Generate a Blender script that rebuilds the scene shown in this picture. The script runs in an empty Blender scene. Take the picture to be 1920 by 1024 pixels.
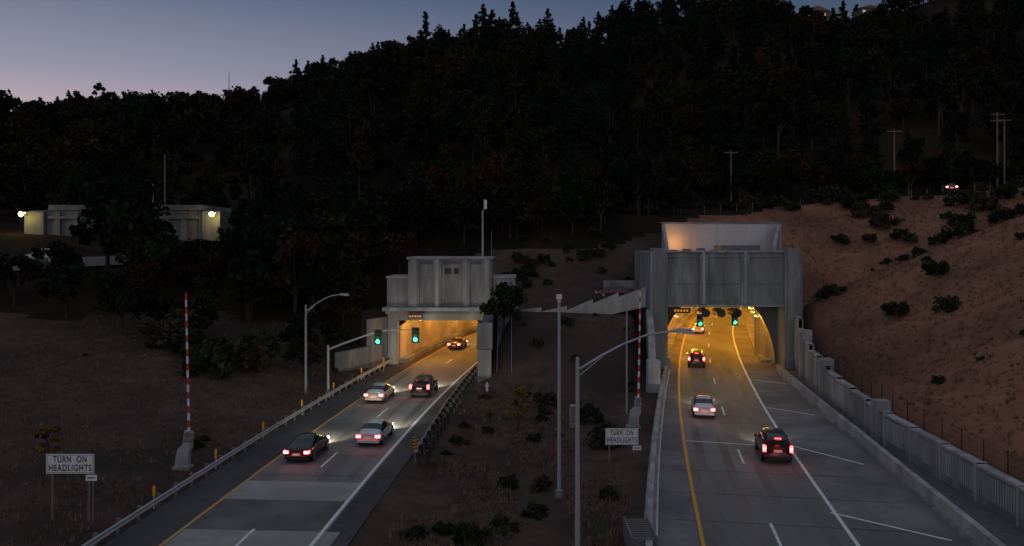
import bpy, math, random
import numpy as np
from mathutils import Vector, Matrix, noise
random.seed(7); rng=np.random.default_rng(7)
scene=bpy.context.scene
scene.view_settings.view_transform='Standard'; scene.view_settings.look='None'; scene.view_settings.exposure=0
COL=scene.collection

# ------------------------------------------------------------------ materials
def newmat(name):
    m=bpy.data.materials.new(name); m.use_nodes=True
    nt=m.node_tree; return m,nt,nt.nodes['Principled BSDF']
def surf(name,c1,c2=None,scale=1.0,rough=0.85,big=None,bigscale=0.08,bump=0.0,stretch=(1,1,1),metal=0.0,detail=8,spec=0.3,bumpscale=None):
    m,nt,b=newmat(name); N=nt.nodes; L=nt.links
    b.inputs['Roughness'].default_value=rough; b.inputs['Metallic'].default_value=metal
    b.inputs['Specular IOR Level'].default_value=spec
    if c2 is None: c2=tuple(x*0.75 for x in c1)
    tc=N.new('ShaderNodeTexCoord'); mp=N.new('ShaderNodeMapping'); mp.inputs['Scale'].default_value=stretch
    L.new(tc.outputs['Object'],mp.inputs['Vector'])
    n=N.new('ShaderNodeTexNoise'); n.inputs['Scale'].default_value=scale; n.inputs['Detail'].default_value=detail; n.inputs['Roughness'].default_value=0.65
    L.new(mp.outputs['Vector'],n.inputs['Vector'])
    r=N.new('ShaderNodeValToRGB'); r.color_ramp.elements[0].position=0.36; r.color_ramp.elements[1].position=0.64
    r.color_ramp.elements[0].color=(*c2,1); r.color_ramp.elements[1].color=(*c1,1)
    L.new(n.outputs['Fac'],r.inputs['Fac']); out=r.outputs['Color']
    if big is not None:
        n2=N.new('ShaderNodeTexNoise'); n2.inputs['Scale'].default_value=bigscale; n2.inputs['Detail'].default_value=5
        L.new(mp.outputs['Vector'],n2.inputs['Vector'])
        r2=N.new('ShaderNodeValToRGB'); r2.color_ramp.elements[0].position=0.42; r2.color_ramp.elements[1].position=0.62
        L.new(n2.outputs['Fac'],r2.inputs['Fac'])
        mx=N.new('ShaderNodeMix'); mx.data_type='RGBA'; L.new(r2.outputs['Color'],mx.inputs['Factor'])
        L.new(out,mx.inputs['A']); mx.inputs['B'].default_value=(*big,1); out=mx.outputs['Result']
    L.new(out,b.inputs['Base Color'])
    if bump>0:
        nb=N.new('ShaderNodeTexNoise'); nb.inputs['Scale'].default_value=bumpscale or scale*2; nb.inputs['Detail'].default_value=6
        L.new(mp.outputs['Vector'],nb.inputs['Vector'])
        bp=N.new('ShaderNodeBump'); bp.inputs['Strength'].default_value=bump; bp.inputs['Distance'].default_value=0.15
        L.new(nb.outputs['Fac'],bp.inputs['Height']); L.new(bp.outputs['Normal'],b.inputs['Normal'])
    return m
def plain(name,c,rough=0.5,metal=0.0,spec=0.5,coat=0):
    m=surf(name,c,tuple(x*0.85 for x in c),scale=3,rough=rough,metal=metal,spec=spec)
    m.node_tree.nodes['Principled BSDF'].inputs['Coat Weight'].default_value=coat
    return m
def emis(name,c,s):
    m,nt,b=newmat(name); b.inputs['Base Color'].default_value=(*c,1)
    b.inputs['Emission Color'].default_value=(*c,1); b.inputs['Emission Strength'].default_value=s; return m

def foliage(name,cols):
    m,nt,b=newmat(name); N=nt.nodes; L=nt.links
    oi=N.new('ShaderNodeObjectInfo'); r=N.new('ShaderNodeValToRGB'); r.color_ramp.interpolation='CONSTANT'
    els=r.color_ramp.elements
    while len(els)<len(cols): els.new(0.5)
    for i,c in enumerate(cols): els[i].position=c[0]; els[i].color=(*c[1],1)
    L.new(oi.outputs['Random'],r.inputs['Fac'])
    tc=N.new('ShaderNodeTexCoord'); n=N.new('ShaderNodeTexNoise'); n.inputs['Scale'].default_value=0.7; n.inputs['Detail'].default_value=4
    L.new(tc.outputs['Object'],n.inputs['Vector'])
    rr=N.new('ShaderNodeMapRange'); rr.inputs['From Min'].default_value=0.3; rr.inputs['From Max'].default_value=0.7
    rr.inputs['To Min'].default_value=0.45; rr.inputs['To Max'].default_value=1.5
    L.new(n.outputs['Fac'],rr.inputs['Value'])
    mx=N.new('ShaderNodeVectorMath'); mx.operation='SCALE'
    L.new(r.outputs['Color'],mx.inputs[0]); L.new(rr.outputs['Result'],mx.inputs['Scale'])
    L.new(mx.outputs['Vector'],b.inputs['Base Color']); b.inputs['Roughness'].default_value=1.0
    b.inputs['Specular IOR Level'].default_value=0.03
    return m

M={}
M['asphalt']=surf('asphalt',(0.065,0.066,0.067),(0.04,0.041,0.042),scale=1.2,big=(0.08,0.079,0.077),bigscale=0.15,bump=.1,rough=.8)
M['conc_road']=surf('road_concrete',(0.28,0.28,0.265),(0.19,0.191,0.182),scale=0.9,big=(0.17,0.171,0.163),bigscale=0.12,bump=.08,stretch=(1.6,.25,1),rough=.7)
M['conc_road2']=surf('road_concrete_dark',(0.155,0.164,0.157),(0.105,0.112,0.107),scale=0.7,big=(0.2,0.21,0.2),bigscale=0.1,bump=.08,stretch=(1.6,.25,1),rough=.7)
M['conc_patch']=surf('concrete_patch',(0.4,0.38,0.35),(0.29,0.28,0.26),scale=.8,rough=.8,big=(.27,.262,.245),bigscale=.3)
M['tar']=surf('joint_tar',(0.05,0.048,0.045),(0.035,0.034,0.033),scale=2,rough=.7)
M['oil']=surf('worn_asphalt_patch',(0.13,0.128,0.123),(0.09,0.089,0.086),scale=1,rough=.7,big=(.16,.157,.15),bigscale=.3)
M['track']=surf('wheel_track',(0.135,0.138,0.132),(0.105,0.108,0.104),scale=1.5,rough=.65,stretch=(1,.15,1),big=(.18,.182,.175),bigscale=.3)
M['shoulder']=surf('shoulder_concrete',(0.235,0.232,0.23),(0.165,0.163,0.163),scale=0.6,big=(0.13,0.128,0.128),bigscale=0.2,bump=.08)
M['concrete']=surf('concrete',(0.34,0.343,0.347),(0.21,0.212,0.216),scale=0.9,big=(0.175,0.175,0.176),bigscale=0.4,bump=.15,stretch=(1.5,1.5,.3))
M['concrete_l']=surf('pale_concrete',(0.45,0.452,0.45),(0.32,0.322,0.322),scale=0.9,big=(0.25,0.25,0.25),bigscale=0.35,bump=.12,stretch=(1.5,1.5,.35))
M['court']=surf('skylit_concrete',(0.68,0.66,0.63),(0.56,0.54,0.52),scale=0.6,big=(0.48,0.46,0.44),bigscale=0.3,bump=.08,stretch=(1.5,1.5,.4))  # court back wall: concrete colour raised to carry the sky light on it
M['concrete_d']=surf('dark_concrete',(0.16,0.158,0.156),(0.10,0.1,0.1),scale=1.2,stretch=(2,2,.3))  # darker concrete tone for spandrel, recess panels and strip behind the barrier
M['conc_far']=surf('weathered_concrete',(0.24,0.24,0.245),(0.15,0.15,0.153),scale=0.6,big=(0.12,0.12,0.122),bigscale=0.2,stretch=(1.5,1.5,.3))
M['soil']=surf('slope_soil',(0.32,0.15,0.093),(0.21,0.10,0.064),scale=0.6,big=(0.14,0.072,0.05),bigscale=0.07,bump=.8,bumpscale=1.2,rough=1,spec=.05)
M['soil_d']=surf('verge_soil',(0.125,0.078,0.06),(0.066,0.045,0.038),scale=0.5,big=(0.052,0.038,0.033),bigscale=0.07,bump=.6,bumpscale=1.5,rough=1,spec=.05)
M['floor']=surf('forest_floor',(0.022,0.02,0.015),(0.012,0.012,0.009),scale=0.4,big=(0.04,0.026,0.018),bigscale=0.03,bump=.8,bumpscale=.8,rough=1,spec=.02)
M['white']=surf('white_paint',(0.88,0.88,0.86),(0.65,0.65,0.63),scale=3,rough=.6)
M['yellow']=surf('yellow_paint',(0.8,0.38,0.04),(0.6,0.28,0.04),scale=3,rough=.6)
M['galv']=plain('galvanised_steel',(0.42,0.43,0.44),rough=.5,metal=.2)
M['galv_d']=plain('weathered_steel',(0.2,0.2,0.2),rough=.6,metal=.3)
M['black']=plain('black_metal',(0.02,0.02,0.02),rough=.5)
M['wood']=surf('pole_wood',(0.26,0.18,0.13),(0.15,0.11,0.08),scale=4,stretch=(4,4,.5))
M['red']=plain('red_paint',(0.65,0.04,0.03),rough=.4)
M['wht']=plain('white_enamel',(0.85,0.85,0.83),rough=.4)
M['orange']=plain('orange_marker',(0.95,0.4,0.03),rough=.4)
M['bark']=surf('bark',(0.07,0.055,0.04),(0.03,0.024,0.02),scale=5)
M['tile']=surf('tunnel_lining',(0.62,0.55,0.42),(0.5,0.43,0.32),scale=0.8,rough=.45,big=(0.36,0.31,0.23),bigscale=.25)
M['sodium']=emis('sodium_lamp',(1,0.52,0.12),22)
M['amber']=emis('amber_sign_led',(1,0.32,0.02),.45)
M['green']=emis('signal_green',(0.03,1,0.42),10)
M['tail']=emis('tail_light',(1,0.05,0.05),10)
M['tailw']=emis('tail_light_core',(1,0.5,0.4),16)
M['head']=emis('head_light',(1,0.9,0.7),12)
M['glass']=plain('car_glass',(0.015,0.018,0.02),rough=.08,spec=.8)
M['tyre']=plain('tyre',(0.02,0.02,0.02),rough=.9)
M['rim']=plain('wheel_rim',(0.4,0.4,0.4),rough=.3,metal=.8)
M['leaf']=foliage('tree_foliage',[(0,(0.017,0.024,0.014)),(.25,(0.026,0.032,0.018)),(.5,(0.013,0.02,0.012)),(.75,(0.032,0.028,0.017)),(.93,(0.05,0.027,0.018))])
M['conif']=foliage('conifer_foliage',[(0,(0.011,0.018,0.012)),(.4,(0.016,0.024,0.015)),(.8,(0.022,0.025,0.016))])
M['bush']=foliage('shrub_foliage',[(0,(0.032,0.044,0.024)),(.5,(0.045,0.05,0.028)),(.85,(0.065,0.05,0.03))])
M['dry']=foliage('dry_grass_blades',[(0,(0.19,0.12,0.075)),(.5,(0.14,0.09,0.055))])
M['ybush']=foliage('yellow_leaves',[(0,(0.2,0.145,0.033)),(.5,(0.18,0.125,0.033))])

# ------------------------------------------------------------------ mesh builder
class MB:
    def __init__(s): s.v=[];s.f=[];s.mi=[];s.mats=[];s.sm=[]
    def mid(s,m):
        m=M[m] if isinstance(m,str) else m
        if m not in s.mats: s.mats.append(m)
        return s.mats.index(m)
    def add(s,vs,fs,m,smooth=False):
        o=len(s.v); s.v+= [tuple(p) for p in vs]; k=s.mid(m)
        for f in fs: s.f.append([i+o for i in f]); s.mi.append(k); s.sm.append(smooth)
    def box(s,x0,x1,y0,y1,z0,z1,m):
        s.hexa([(x0,y0,z0),(x1,y0,z0),(x1,y1,z0),(x0,y1,z0),(x0,y0,z1),(x1,y0,z1),(x1,y1,z1),(x0,y1,z1)],m)
    def hexa(s,p,m): s.add(p,[(0,3,2,1),(4,5,6,7),(0,1,5,4),(1,2,6,5),(2,3,7,6),(3,0,4,7)],m)
    def cyl(s,p0,p1,r0,r1,m,n=10,smooth=True):
        p0=Vector(p0);p1=Vector(p1);d=(p1-p0).normalized()
        a=d.orthogonal().normalized(); b=d.cross(a)
        vs=[]
        for p,r in((p0,r0),(p1,r1)):
            for i in range(n):
                t=2*math.pi*i/n; vs.append(p+a*(math.cos(t)*r)+b*(math.sin(t)*r))
        s.add(vs,[(i,(i+1)%n,n+(i+1)%n,n+i) for i in range(n)],m,smooth)
        s.add(vs,[tuple(range(n))[::-1],tuple(range(n,2*n))],m)
    def tube(s,pts,rs,m,n=8):
        for i in range(len(pts)-1): s.cyl(pts[i],pts[i+1],rs[i],rs[i+1],m,n)
    def prism(s,pts,y0,y1,m):   # pts in (x,z)
        n=len(pts); vs=[(x,y0,z) for x,z in pts]+[(x,y1,z) for x,z in pts]
        s.add(vs,[tuple(range(n)),tuple(range(n,2*n))[::-1]]+[(i,n+i,n+(i+1)%n,(i+1)%n) for i in range(n)],m)
    def build(s,name,loc=(0,0,0),rz=0,parent=None,bevel=0,link=True):
        me=bpy.data.meshes.new(name); me.from_pydata(s.v,[],s.f)
        for m in s.mats: me.materials.append(m)
        me.polygons.foreach_set('material_index',s.mi); me.polygons.foreach_set('use_smooth',s.sm); me.update()
        o=bpy.data.objects.new(name,me); o.location=loc; o.rotation_euler=(0,0,rz)
        if link: COL.objects.link(o)
        if parent: o.parent=parent
        if bevel:
            b=o.modifiers.new('bevel','BEVEL'); b.width=bevel; b.segments=2; b.limit_method='ANGLE'
        return o
def light(name,kind,loc,energy,color,parent=None,size=0.3,**kw):
    l=bpy.data.lights.new(name,kind); l.energy=energy; l.color=color
    if kind in('POINT','SPOT'): l.shadow_soft_size=size
    for k,v in kw.items(): setattr(l,k,v)
    o=bpy.data.objects.new(name,l); o.location=loc; COL.objects.link(o)
    if parent: o.parent=parent
    return o

# ------------------------------------------------------------------ road alignment (metres)
YL=[-60,0,20,38.9,52.6,67.8,82.5,98.2,110.4,130,160,200]; XL=[-17.5,-14.8,-13.8,-12.9,-12.03,-10.85,-9.36,-7.4,-5.5,-1.7,5.6,17]
YR=[-60,0,20,39.7,53.4,68.7,83.2,97.7,116,130,150,170,200]; XR=[-2.5,6.6,9.8,12.96,15.25,18.04,21.0,24.15,28.5,32.1,37.9,44.4,55]
def smooth(Ys,Xs):
    yy=np.arange(-60,200.1,0.5); xx=np.interp(yy,Ys,Xs); k=np.ones(25)/25
    p=np.pad(xx,12,mode='reflect',reflect_type='odd'); xx=np.convolve(p,k,'valid'); return yy,xx
_yl,_xl=smooth(YL,XL); _yr,_xr=smooth(YR,XR)
cL=lambda y:np.interp(y,_yl,_xl); cR=lambda y:np.interp(y,_yr,_xr)
XW=lambda y:np.interp(y,[-60,30,40,57,70,80,91,110,130],[24,25.2,25.4,26.2,27.9,29.7,32.2,36,42])
WT=lambda y:np.interp(y,[0,40,57,70,80,86,91],[1.9,1.9,2.2,2.7,3.6,4.8,6.1])
def slope(c,y): return float((c(y+1)-c(y-1))/2)

def sms(a,b,x):
    t=np.clip((x-a)/(b-a),0,1); return t*t*(3-2*t)
RX=[-1500,-500,-300,-224,-170,-124,-95,-79,-61,-37,-14,10,33,56,91,110,118,150,175,230,400,1500]
RZ=[30,52,58,64,68,69,73,80,88,97,101,99,102,113,120,112,104,106,120,130,140,90]
def H(X,Y):
    X=np.asarray(X,float);Y=np.asarray(Y,float)
    cl=cL(Y);cr=cR(Y);xw=XW(Y)
    dl=(cl-6.6)-X
    pl=np.interp(Y,[-60,55,70,85,100,118,135,150],[0,0,.9,3,7,11.4,12.5,15])
    side=0.07*np.clip(dl,0,90)
    zl=side+pl*sms(0,10,dl)
    T=np.interp(Y,[-60,79,91,97,104,120,150],[0,0,5.4,6.4,9.6,18.5,21])
    f=sms(0,2.5,X-(cl+5.4))*sms(0,2.5,(cr-7.0)-X)
    zm=-0.06+T*f-0.35*f*(T<.1)
    dr=X-(xw+1.0); s=.46*np.clip(dr-.5,0,500); s=np.where(s>19,19+.12*(s-19),s)
    B=np.interp(Y,[-60,88,104,112,125,150],[0,0,7,13,20,21.5])
    zr0=B+s*(1-B/24)
    zr=-.06+sms(0,1.2,dr)*(WT(Y)-.35)*(1-np.clip(B/10,0,1))+zr0*(dr>0)
    za=np.where(dl>0,zl,np.where(X<cl+5.4,-.06,np.where(X<cr-7,zm,np.where(dr<0,-.06,zr))))
    ZL=side+pl
    w1=sms(-26,-12,X); w2=sms(30,42,X)
    zb=(ZL*(1-w1)+T*w1)*(1-w2)+zr0*w2
    zb=np.where((X>cl-7)&(X<cl+6),np.maximum(zb,7.6),zb)
    zb=np.where((X>cr-8)&(X<cr+9),np.maximum(zb,9.7),zb)
    z=np.where(Y<96,za,zb)
    rz=np.interp(X,RX,RZ)
    t=np.clip((Y-150)/200,0,1)
    z=np.where(Y>150,z+(rz-z)*(t**0.92),z)
    z=np.where(Y>350,rz-(Y-350)*.12,z)
    return z
def HN(x,y):
    z=float(H(x,y))
    a=0.0
    if y>135: a=min((y-135)/60,1)*5*noise.noise(Vector((x*.016,y*.016,3)))*1.6
    if y<=96:
        cl=cL(y);cr=cR(y)
        if cl-7.5<x<cl+6.5 or cr-7.5<x<XW(y)+1.2: return z
    g=0.14*noise.noise(Vector((x*.25,y*.25,1)))+0.3*noise.noise(Vector((x*.07,y*.07,1)))
    if x>XW(y)+3: g+=.3*noise.noise(Vector((x*.12,y*.5,7)))
    return z+a+g

# ------------------------------------------------------------------ terrain
xs=np.concatenate([[-3000,-1500,-900,-600,-450],np.arange(-380,-90,9),np.arange(-90,95,1.0),np.arange(95,420,8),[450,600,900,1500,3000]])
ys=np.concatenate([[-400,-150],np.arange(-60,20,5),np.arange(20,142,1.0),np.arange(142,400,6),[420,500,700,1000,2000,4000]])
nx,ny=len(xs),len(ys)
verts=[(x,y,HN(x,y)) for y in ys for x in xs]
faces=[];fm=[]
def fedge(x):
    return float(np.interp(x,[-90,-60,-20,-5,14,26,40,60,95],[84,86,93,108,112,118,125,129,132]))
for j in range(ny-1):
    for i in range(nx-1):
        a=j*nx+i; q=(a,a+1,a+1+nx,a+nx)
        if 93<ys[j]<97.2:
            x=xs[i]; zz=[verts[k][2] for k in q]
            if max(zz)-min(zz)>1.5 and ((cL(95)-6.5<x<cL(95)+5.5) or (cR(95)-8.2<x<cR(95)+9)): continue
        faces.append(q)
        x,y=xs[i],ys[j]; jit=4*noise.noise(Vector((x*.15,y*.15,11)))+1.5*noise.noise(Vector((x*.9,y*.9,11)))
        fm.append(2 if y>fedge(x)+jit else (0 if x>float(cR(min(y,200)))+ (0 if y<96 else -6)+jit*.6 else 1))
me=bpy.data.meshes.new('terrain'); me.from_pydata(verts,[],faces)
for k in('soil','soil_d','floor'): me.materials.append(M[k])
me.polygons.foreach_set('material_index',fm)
me.polygons.foreach_set('use_smooth',[True]*len(faces)); me.update()
terrain=bpy.data.objects.new('hillside_terrain',me); COL.objects.link(terrain)

# ------------------------------------------------------------------ roads
def strip(mb,c,o0,o1,y0,y1,z,m,step=2.0):
    n=max(1,int((y1-y0)/step)); vs=[]
    for i in range(n+1):
        y=y0+(y1-y0)*i/n; x=float(c(y)); s=slope(c,y); k=1/math.sqrt(1+s*s)
        a=o0(y) if callable(o0) else o0; b=o1(y) if callable(o1) else o1
        vs+=[(x+a*k,y-a*k*s,z),(x+b*k,y-b*k*s,z)]
    mb.add(vs,[(2*i,2*i+1,2*i+3,2*i+2) for i in range(n)],m)
mb=MB()
strip(mb,cL,-6.3,5.2,-60,96,0,'asphalt'); strip(mb,cL,-5.4,4.2,96,198,0,'asphalt')
strip(mb,cL,-3.7,3.7,-60,198,.004,'conc_road')
for a,b in((-60,26),(48,88)):
    for c0 in(-2.65,-.95,.85,2.55): strip(mb,cL,c0-.28,c0+.28,a,b,.008,'track')
for (a,b,o0,o1,m) in [(26,39.6,-3.4,4.4,'conc_patch'),(39.6,44.3,-3.5,3.4,'oil'),(44.3,47.7,-3.5,3.35,'conc_patch'),(60.5,64.5,-3.45,-.1,'oil')]:
    strip(mb,cL,o0,o1,a,b,.012,m)
for y in np.arange(49,90,4.6): strip(mb,cL,-3.6,3.6,y,y+.06,.0155,'tar')
strip(mb,cL,3.40,3.60,-60,198,.019,'white'); strip(mb,cL,-3.62,-3.47,-60,198,.019,'yellow')
for k in range(-5,12):
    y=52.6-1.8+14.6*k
    if -60<y<190: strip(mb,cL,-.075,.075,y,y+3.6,.019,'white')
mb.build('road')
mb=MB()
lb=lambda y:np.interp(y,[0,39,66,88,96],[-6.6,-6,-5.3,-4.9,-5.3])
rb=lambda y:np.interp(y,[0,38,57,70,91,96],[9.4,9.3,8.8,8.2,7.0,6.9])
strip(mb,cR,lb,rb,-60,198,0,'shoulder'); strip(mb,cR,-3.75,3.7,-60,198,.004,'conc_road2')
for c0 in(-2.65,-.95,.85,2.55): strip(mb,cR,c0-.3,c0+.3,-60,95,.008,'track')
for y in np.arange(22,95,4.6): strip(mb,cR,-4.6,6.9,y,y+.05,.012,'tar')
strip(mb,cR,3.50,3.70,-60,198,.017,'white'); strip(mb,cR,-3.67,-3.49,-60,198,.017,'yellow')
strip(mb,cR,lambda y:lb(y)+.25,lambda y:lb(y)+.34,-60,92,.016,'white')
for k in range(-5,11):
    y=53.4-1.8+14.6*k
    strip(mb,cR,-.075,.075,y,y+3.6,.017,'white')
def pline(mb,p,q,w,z,m):
    p=Vector((*p,z));q=Vector((*q,z));d=(q-p).normalized();n=Vector((-d.y,d.x,0))*w/2
    mb.add([p-n,q-n,q+n,p+n],[(0,1,2,3)],m)
for p,q in [((16.8,42.2),(21.0,38.2)),((19.7,56.0),(22.6,51.4)),((22.0,69.3),(25.0,66.2)),((24.8,83.8),(28.0,80.6)),((15.0,28.5),(20,24.5))]:
    pline(mb,p,q,.18,.021,'white')
pline(mb,(12.55,57.6),(18.4,56.0),.15,.021,'white')
mb.build('road')

# barriers (concrete)
def wallpath(mb,pts,th,zt,m,z0=-.3,cap=None):
    for (p,q) in zip(pts[:-1],pts[1:]):
        p_=Vector((p[0],p[1],0));q_=Vector((q[0],q[1],0));d=(q_-p_).normalized();n=Vector((-d.y,d.x,0))*th/2
        za=zt(p[1]) if callable(zt) else zt; zb=zt(q[1]) if callable(zt) else zt
        a,b,c,e=p_-n,q_-n,q_+n,p_+n
        mb.hexa([(a.x,a.y,z0),(b.x,b.y,z0),(c.x,c.y,z0),(e.x,e.y,z0),(a.x,a.y,za),(b.x,b.y,zb),(c.x,c.y,zb),(e.x,e.y,za)],m)
mb=MB()
pts=[(float(cR(y)+lb(y)-.15),y) for y in np.arange(0,91,3.5)]
wallpath(mb,pts,.3,.8,'concrete_l'); wallpath(mb,pts,.62,.18,'concrete_l',z0=-.28)
mb.build('median_concrete_barrier')
mb=MB()
pts=[(float(cR(y)+rb(y)+.1),y) for y in np.arange(-6,92,3.5)]
wallpath(mb,pts,.34,.85,'concrete_l'); wallpath(mb,pts,.7,.2,'concrete',z0=-.28)
strip(mb,cR,lambda y:rb(y)+.1,lambda y:float(XW(y)-cR(y))+.3,-6,91,.02,'concrete_d')
mb.build('shoulder_concrete_barrier')
mb=MB()
ysw=list(np.arange(0,92.1,4.0)); 
for a,b in zip(ysw[:-1],ysw[1:]):
    zt=float(WT((a+b)/2)); xa,xb=float(XW(a)),float(XW(b))
    P=lambda t,dx,z:(xa+(xb-xa)*t+dx,a+(b-a)*t,z)
    def seg(t0,t1,d0,d1,z0,z1,m): mb.hexa([P(t0,d0,z0),P(t0,d1,z0),P(t1,d1,z0),P(t1,d0,z0),P(t0,d0,z1),P(t0,d1,z1),P(t1,d1,z1),P(t1,d0,z1)],m)
    seg(0,1,0,.4,-.3,zt,'concrete'); seg(0,1,-.08,.48,zt,zt+.16,'concrete_l')
    seg(0,.05,-.1,.52,-.3,zt+.17,'concrete_l')
    for t in np.arange(.1,.98,.06): seg(t,t+.035,-.035,0,.45,zt-.18,'concrete_l')
for y in (37,57.5,73,84):
    x=float(XW(y)); mb.box(x-.3,x+.75,y-.5,y+.5,-.3,float(WT(y))+.75,'concrete_l'); mb.box(x-.42,x-.3,y-.2,y+.2,-.3,float(WT(y))+.5,'concrete_l')
mb.build('retaining_wall',bevel=.02)
mb=MB()
for y in np.arange(2,94,2.4):
    x=float(XW(y))+1.0; z=float(WT(y))-.3; mb.cyl((x,y,z-.8),(x,y,z+1.5),.035,.035,'black',6)
for dz in (.3,.7,1.1,1.45):
    pts=[(float(XW(y))+1.0,y,float(WT(y))-.3+dz) for y in np.arange(2,94,4)]
    mb.tube(pts,[.012]*len(pts),'black',4)
mb.build('wire_fence')

def guardrail(name,c,off,y0,y1,postm='galv_d',double=False):
    mb=MB(); prof=[(-.0,.42),(.08,.47),(.0,.55),(.0,.60),(.08,.68),(.0,.74)]
    n=int((y1-y0)/1.9)
    rings=[]
    for i in range(n+1):
        y=y0+(y1-y0)*i/n; s=slope(c,y);k=1/math.sqrt(1+s*s);o=off(y) if callable(off) else off
        x=float(c(y))+o*k; yy=y-o*k*s
        sg=1 if o<0 else -1
        rings.append([(x+sg*dx,yy,z) for dx,z in prof])
        mb.box(x-sg*.22-.07,x-sg*.22+.07,yy-.08,yy+.08,-.5,.78,postm); mb.box(min(x-sg*.16,x),max(x-sg*.16,x),yy-.07,yy+.07,.42,.72,postm)
        if double:
            mb.box(x-sg*.75-.09,x-sg*.75+.09,yy-.1,yy+.1,-.5,.85,postm)
    vs=[p for r in rings for p in r]; m=len(prof)
    mb.add(vs,[(i*m+j,i*m+j+1,(i+1)*m+j+1,(i+1)*m+j) for i in range(n) for j in range(m-1)],'galv')
    return mb.build(name)
guardrail('guardrail',cL,-6.15,0,93)
guardrail('guardrail',cL,lambda y:float(np.interp(y,[50,53,88],[6.1,5.7,4.5])),52,88,'black',double=True)

def delineator(x,y,z=0,col='orange'):
    mb=MB(); mb.box(-.05,.05,-.02,.02,0,.75,'galv'); mb.box(-.07,.07,-.035,.025,.72,1.2,col); mb.prism([(-.07,1.2),(.07,1.2),(0,1.28)],-.035,.025,col)
    mb.build('road_delineator',(x,y,z))
for y in (42.8,50.4,58.2,66.4,74.7,83.5): delineator(float(cL(y))-6.5,y,.0)
def marker(x,y,z=0):
    mb=MB(); mb.cyl((0,.03,0),(0,.03,1.0),.03,.03,'galv',6); mb.box(-.15,.15,-.02,.0,.75,1.65,M['yellow'])
    for i in range(4): 
        mb.prism([(-.15,.78+i*.22),(.15,.9+i*.22),(.15,1.0+i*.22),(-.15,.88+i*.22)],-.026,-.021,'black')
    mb.build('object_marker_sign',(x,y,z))
marker(-6.3,52.0); marker(-14.2,88.5)

# ------------------------------------------------------------------ right tunnel portal
PY=92.0
mb=MB()
x0,x1=15.8,33.2
mb.box(17.8,31.2,PY,PY+2.4,7.0,13.2,'concrete')
mb.box(x0,17.8,PY-.6,PY+11,-.3,13.3,'concrete'); mb.box(31.2,x1,PY-.6,PY+11,-.3,13.3,'concrete')
mb.box(x0+.35,17.5,PY-.85,PY+2,1.2,13.7,'concrete'); mb.box(31.5,x1-.35,PY-.85,PY+2,1.2,13.7,'concrete')
mb.box(x0-.2,18,PY-1.1,PY-.6,-.3,1.2,'concrete'); mb.box(31.0,x1+.2,PY-1.1,PY-.6,-.3,1.2,'concrete')
for px in (21.5,26.3): 
    mb.box(px,px+.95,PY-.3,PY,7.25,13.0,'concrete'); mb.box(px+.3,px+.65,PY-.4,PY-.3,7.25,13.35,'concrete_l')
mb.box(17.8,31.2,PY-.12,PY,12.6,12.85,'concrete'); mb.box(17.8,31.2,PY-.2,PY+.5,13.2,13.4,'concrete_l')
mb.box(17.8,31.2,PY-.12,PY,9.6,9.8,'concrete'); mb.box(17.8,31.2,PY-.4,PY,6.95,7.2,'concrete_l')
for a,b in((17.8,21.5),(22.45,26.3),(27.25,31.2)):
    for x in np.arange(a+.45,b-.5,.52): mb.box(x,x+.28,PY-.06,PY,7.6,9.3,'concrete')
    cx=(a+b)/2
    mb.cyl((cx,PY,11.7),(cx,PY-.06,11.7),.3,.3,'concrete',20)
    mb.box(cx-.05,cx+.05,PY-.05,PY,9.9,11.3,'concrete')
mb.box(17.8,31.2,PY+2.4,PY+11,9.3,13.2,'concrete')
mb.box(20.2,36.2,107.6,108,12.9,16.9,'court')
mb.hexa([(18.6,97,13.0),(19.0,97,13.0),(20.6,108,13.0),(20.2,108,13.0),(18.6,97,13.9),(19.0,97,13.9),(20.6,108,16.9),(20.2,108,16.9)],'concrete_l')
mb.hexa([(31.6,97,13.0),(32,97,13.0),(36.2,108,13.0),(35.8,108,13.0),(31.6,97,13.9),(32,97,13.9),(36.2,108,16.9),(35.8,108,16.9)],'concrete_l')
mb.box(20.0,36.4,107.5,108.1,16.9,17.1,'concrete'); mb.box(16.5,36.2,103,107.6,12.6,13.2,'concrete')
mb.box(26.2,31,100,104,13.2,14.0,'galv_d')
for i in range(7): mb.box(19.5+i*1.7,20.4+i*1.7,98.5,99.5,13.2,13.2+.25+.1*(i%3),'galv_d')
def arch(y,n=28,a=6.55,b=8.5,z0=.15,off=.8):
    c=float(cR(y))+off; s=slope(cR,y); k=1/math.sqrt(1+s*s); out=[]
    for i in range(n+1):
        t=math.pi*(1-i/n); dx=a*math.cos(t); out.append((c+dx*k,y-dx*k*s,z0+b*math.sin(t)))
    return out
ar=arch(95.5); n=len(ar)
rect=[]
for i,p in enumerate(ar):
    t=math.pi*(1-i/(n-1)); dx,dz=math.cos(t),math.sin(t)
    rx=24.4+max(-7.0,min(7.0,dx*12)); rz=min(9.3,dz*13)
    rect.append((rx,p[1],max(rz,-.2)))
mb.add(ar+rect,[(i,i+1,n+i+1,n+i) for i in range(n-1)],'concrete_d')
portal_r=mb.build('tunnel_portal',bevel=.03)
mb=MB(); yy=[95.5]+list(np.arange(98,196,4)); rings=[arch(y) for y in yy]
vs=[p for r in rings for p in r]; m=len(rings[0])
mb.add(vs,[(i*m+j,(i+1)*m+j,(i+1)*m+j+1,i*m+j+1) for i in range(len(yy)-1) for j in range(m-1)],'tile',True)
mb.add(rings[-1],[tuple(range(m))],'tile')
for i in range(len(yy)-1):
    for o0,o1 in((-5.75,-4.9),(6.0,7.3)):
        q=[]
        for z in(0.0,.45 if o0<0 else .3):
            for y,o in((yy[i],o0),(yy[i],o1),(yy[i+1],o1),(yy[i+1],o0)): q.append((float(cR(y))+o,y,z))
        mb.hexa(q,'concrete')
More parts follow.
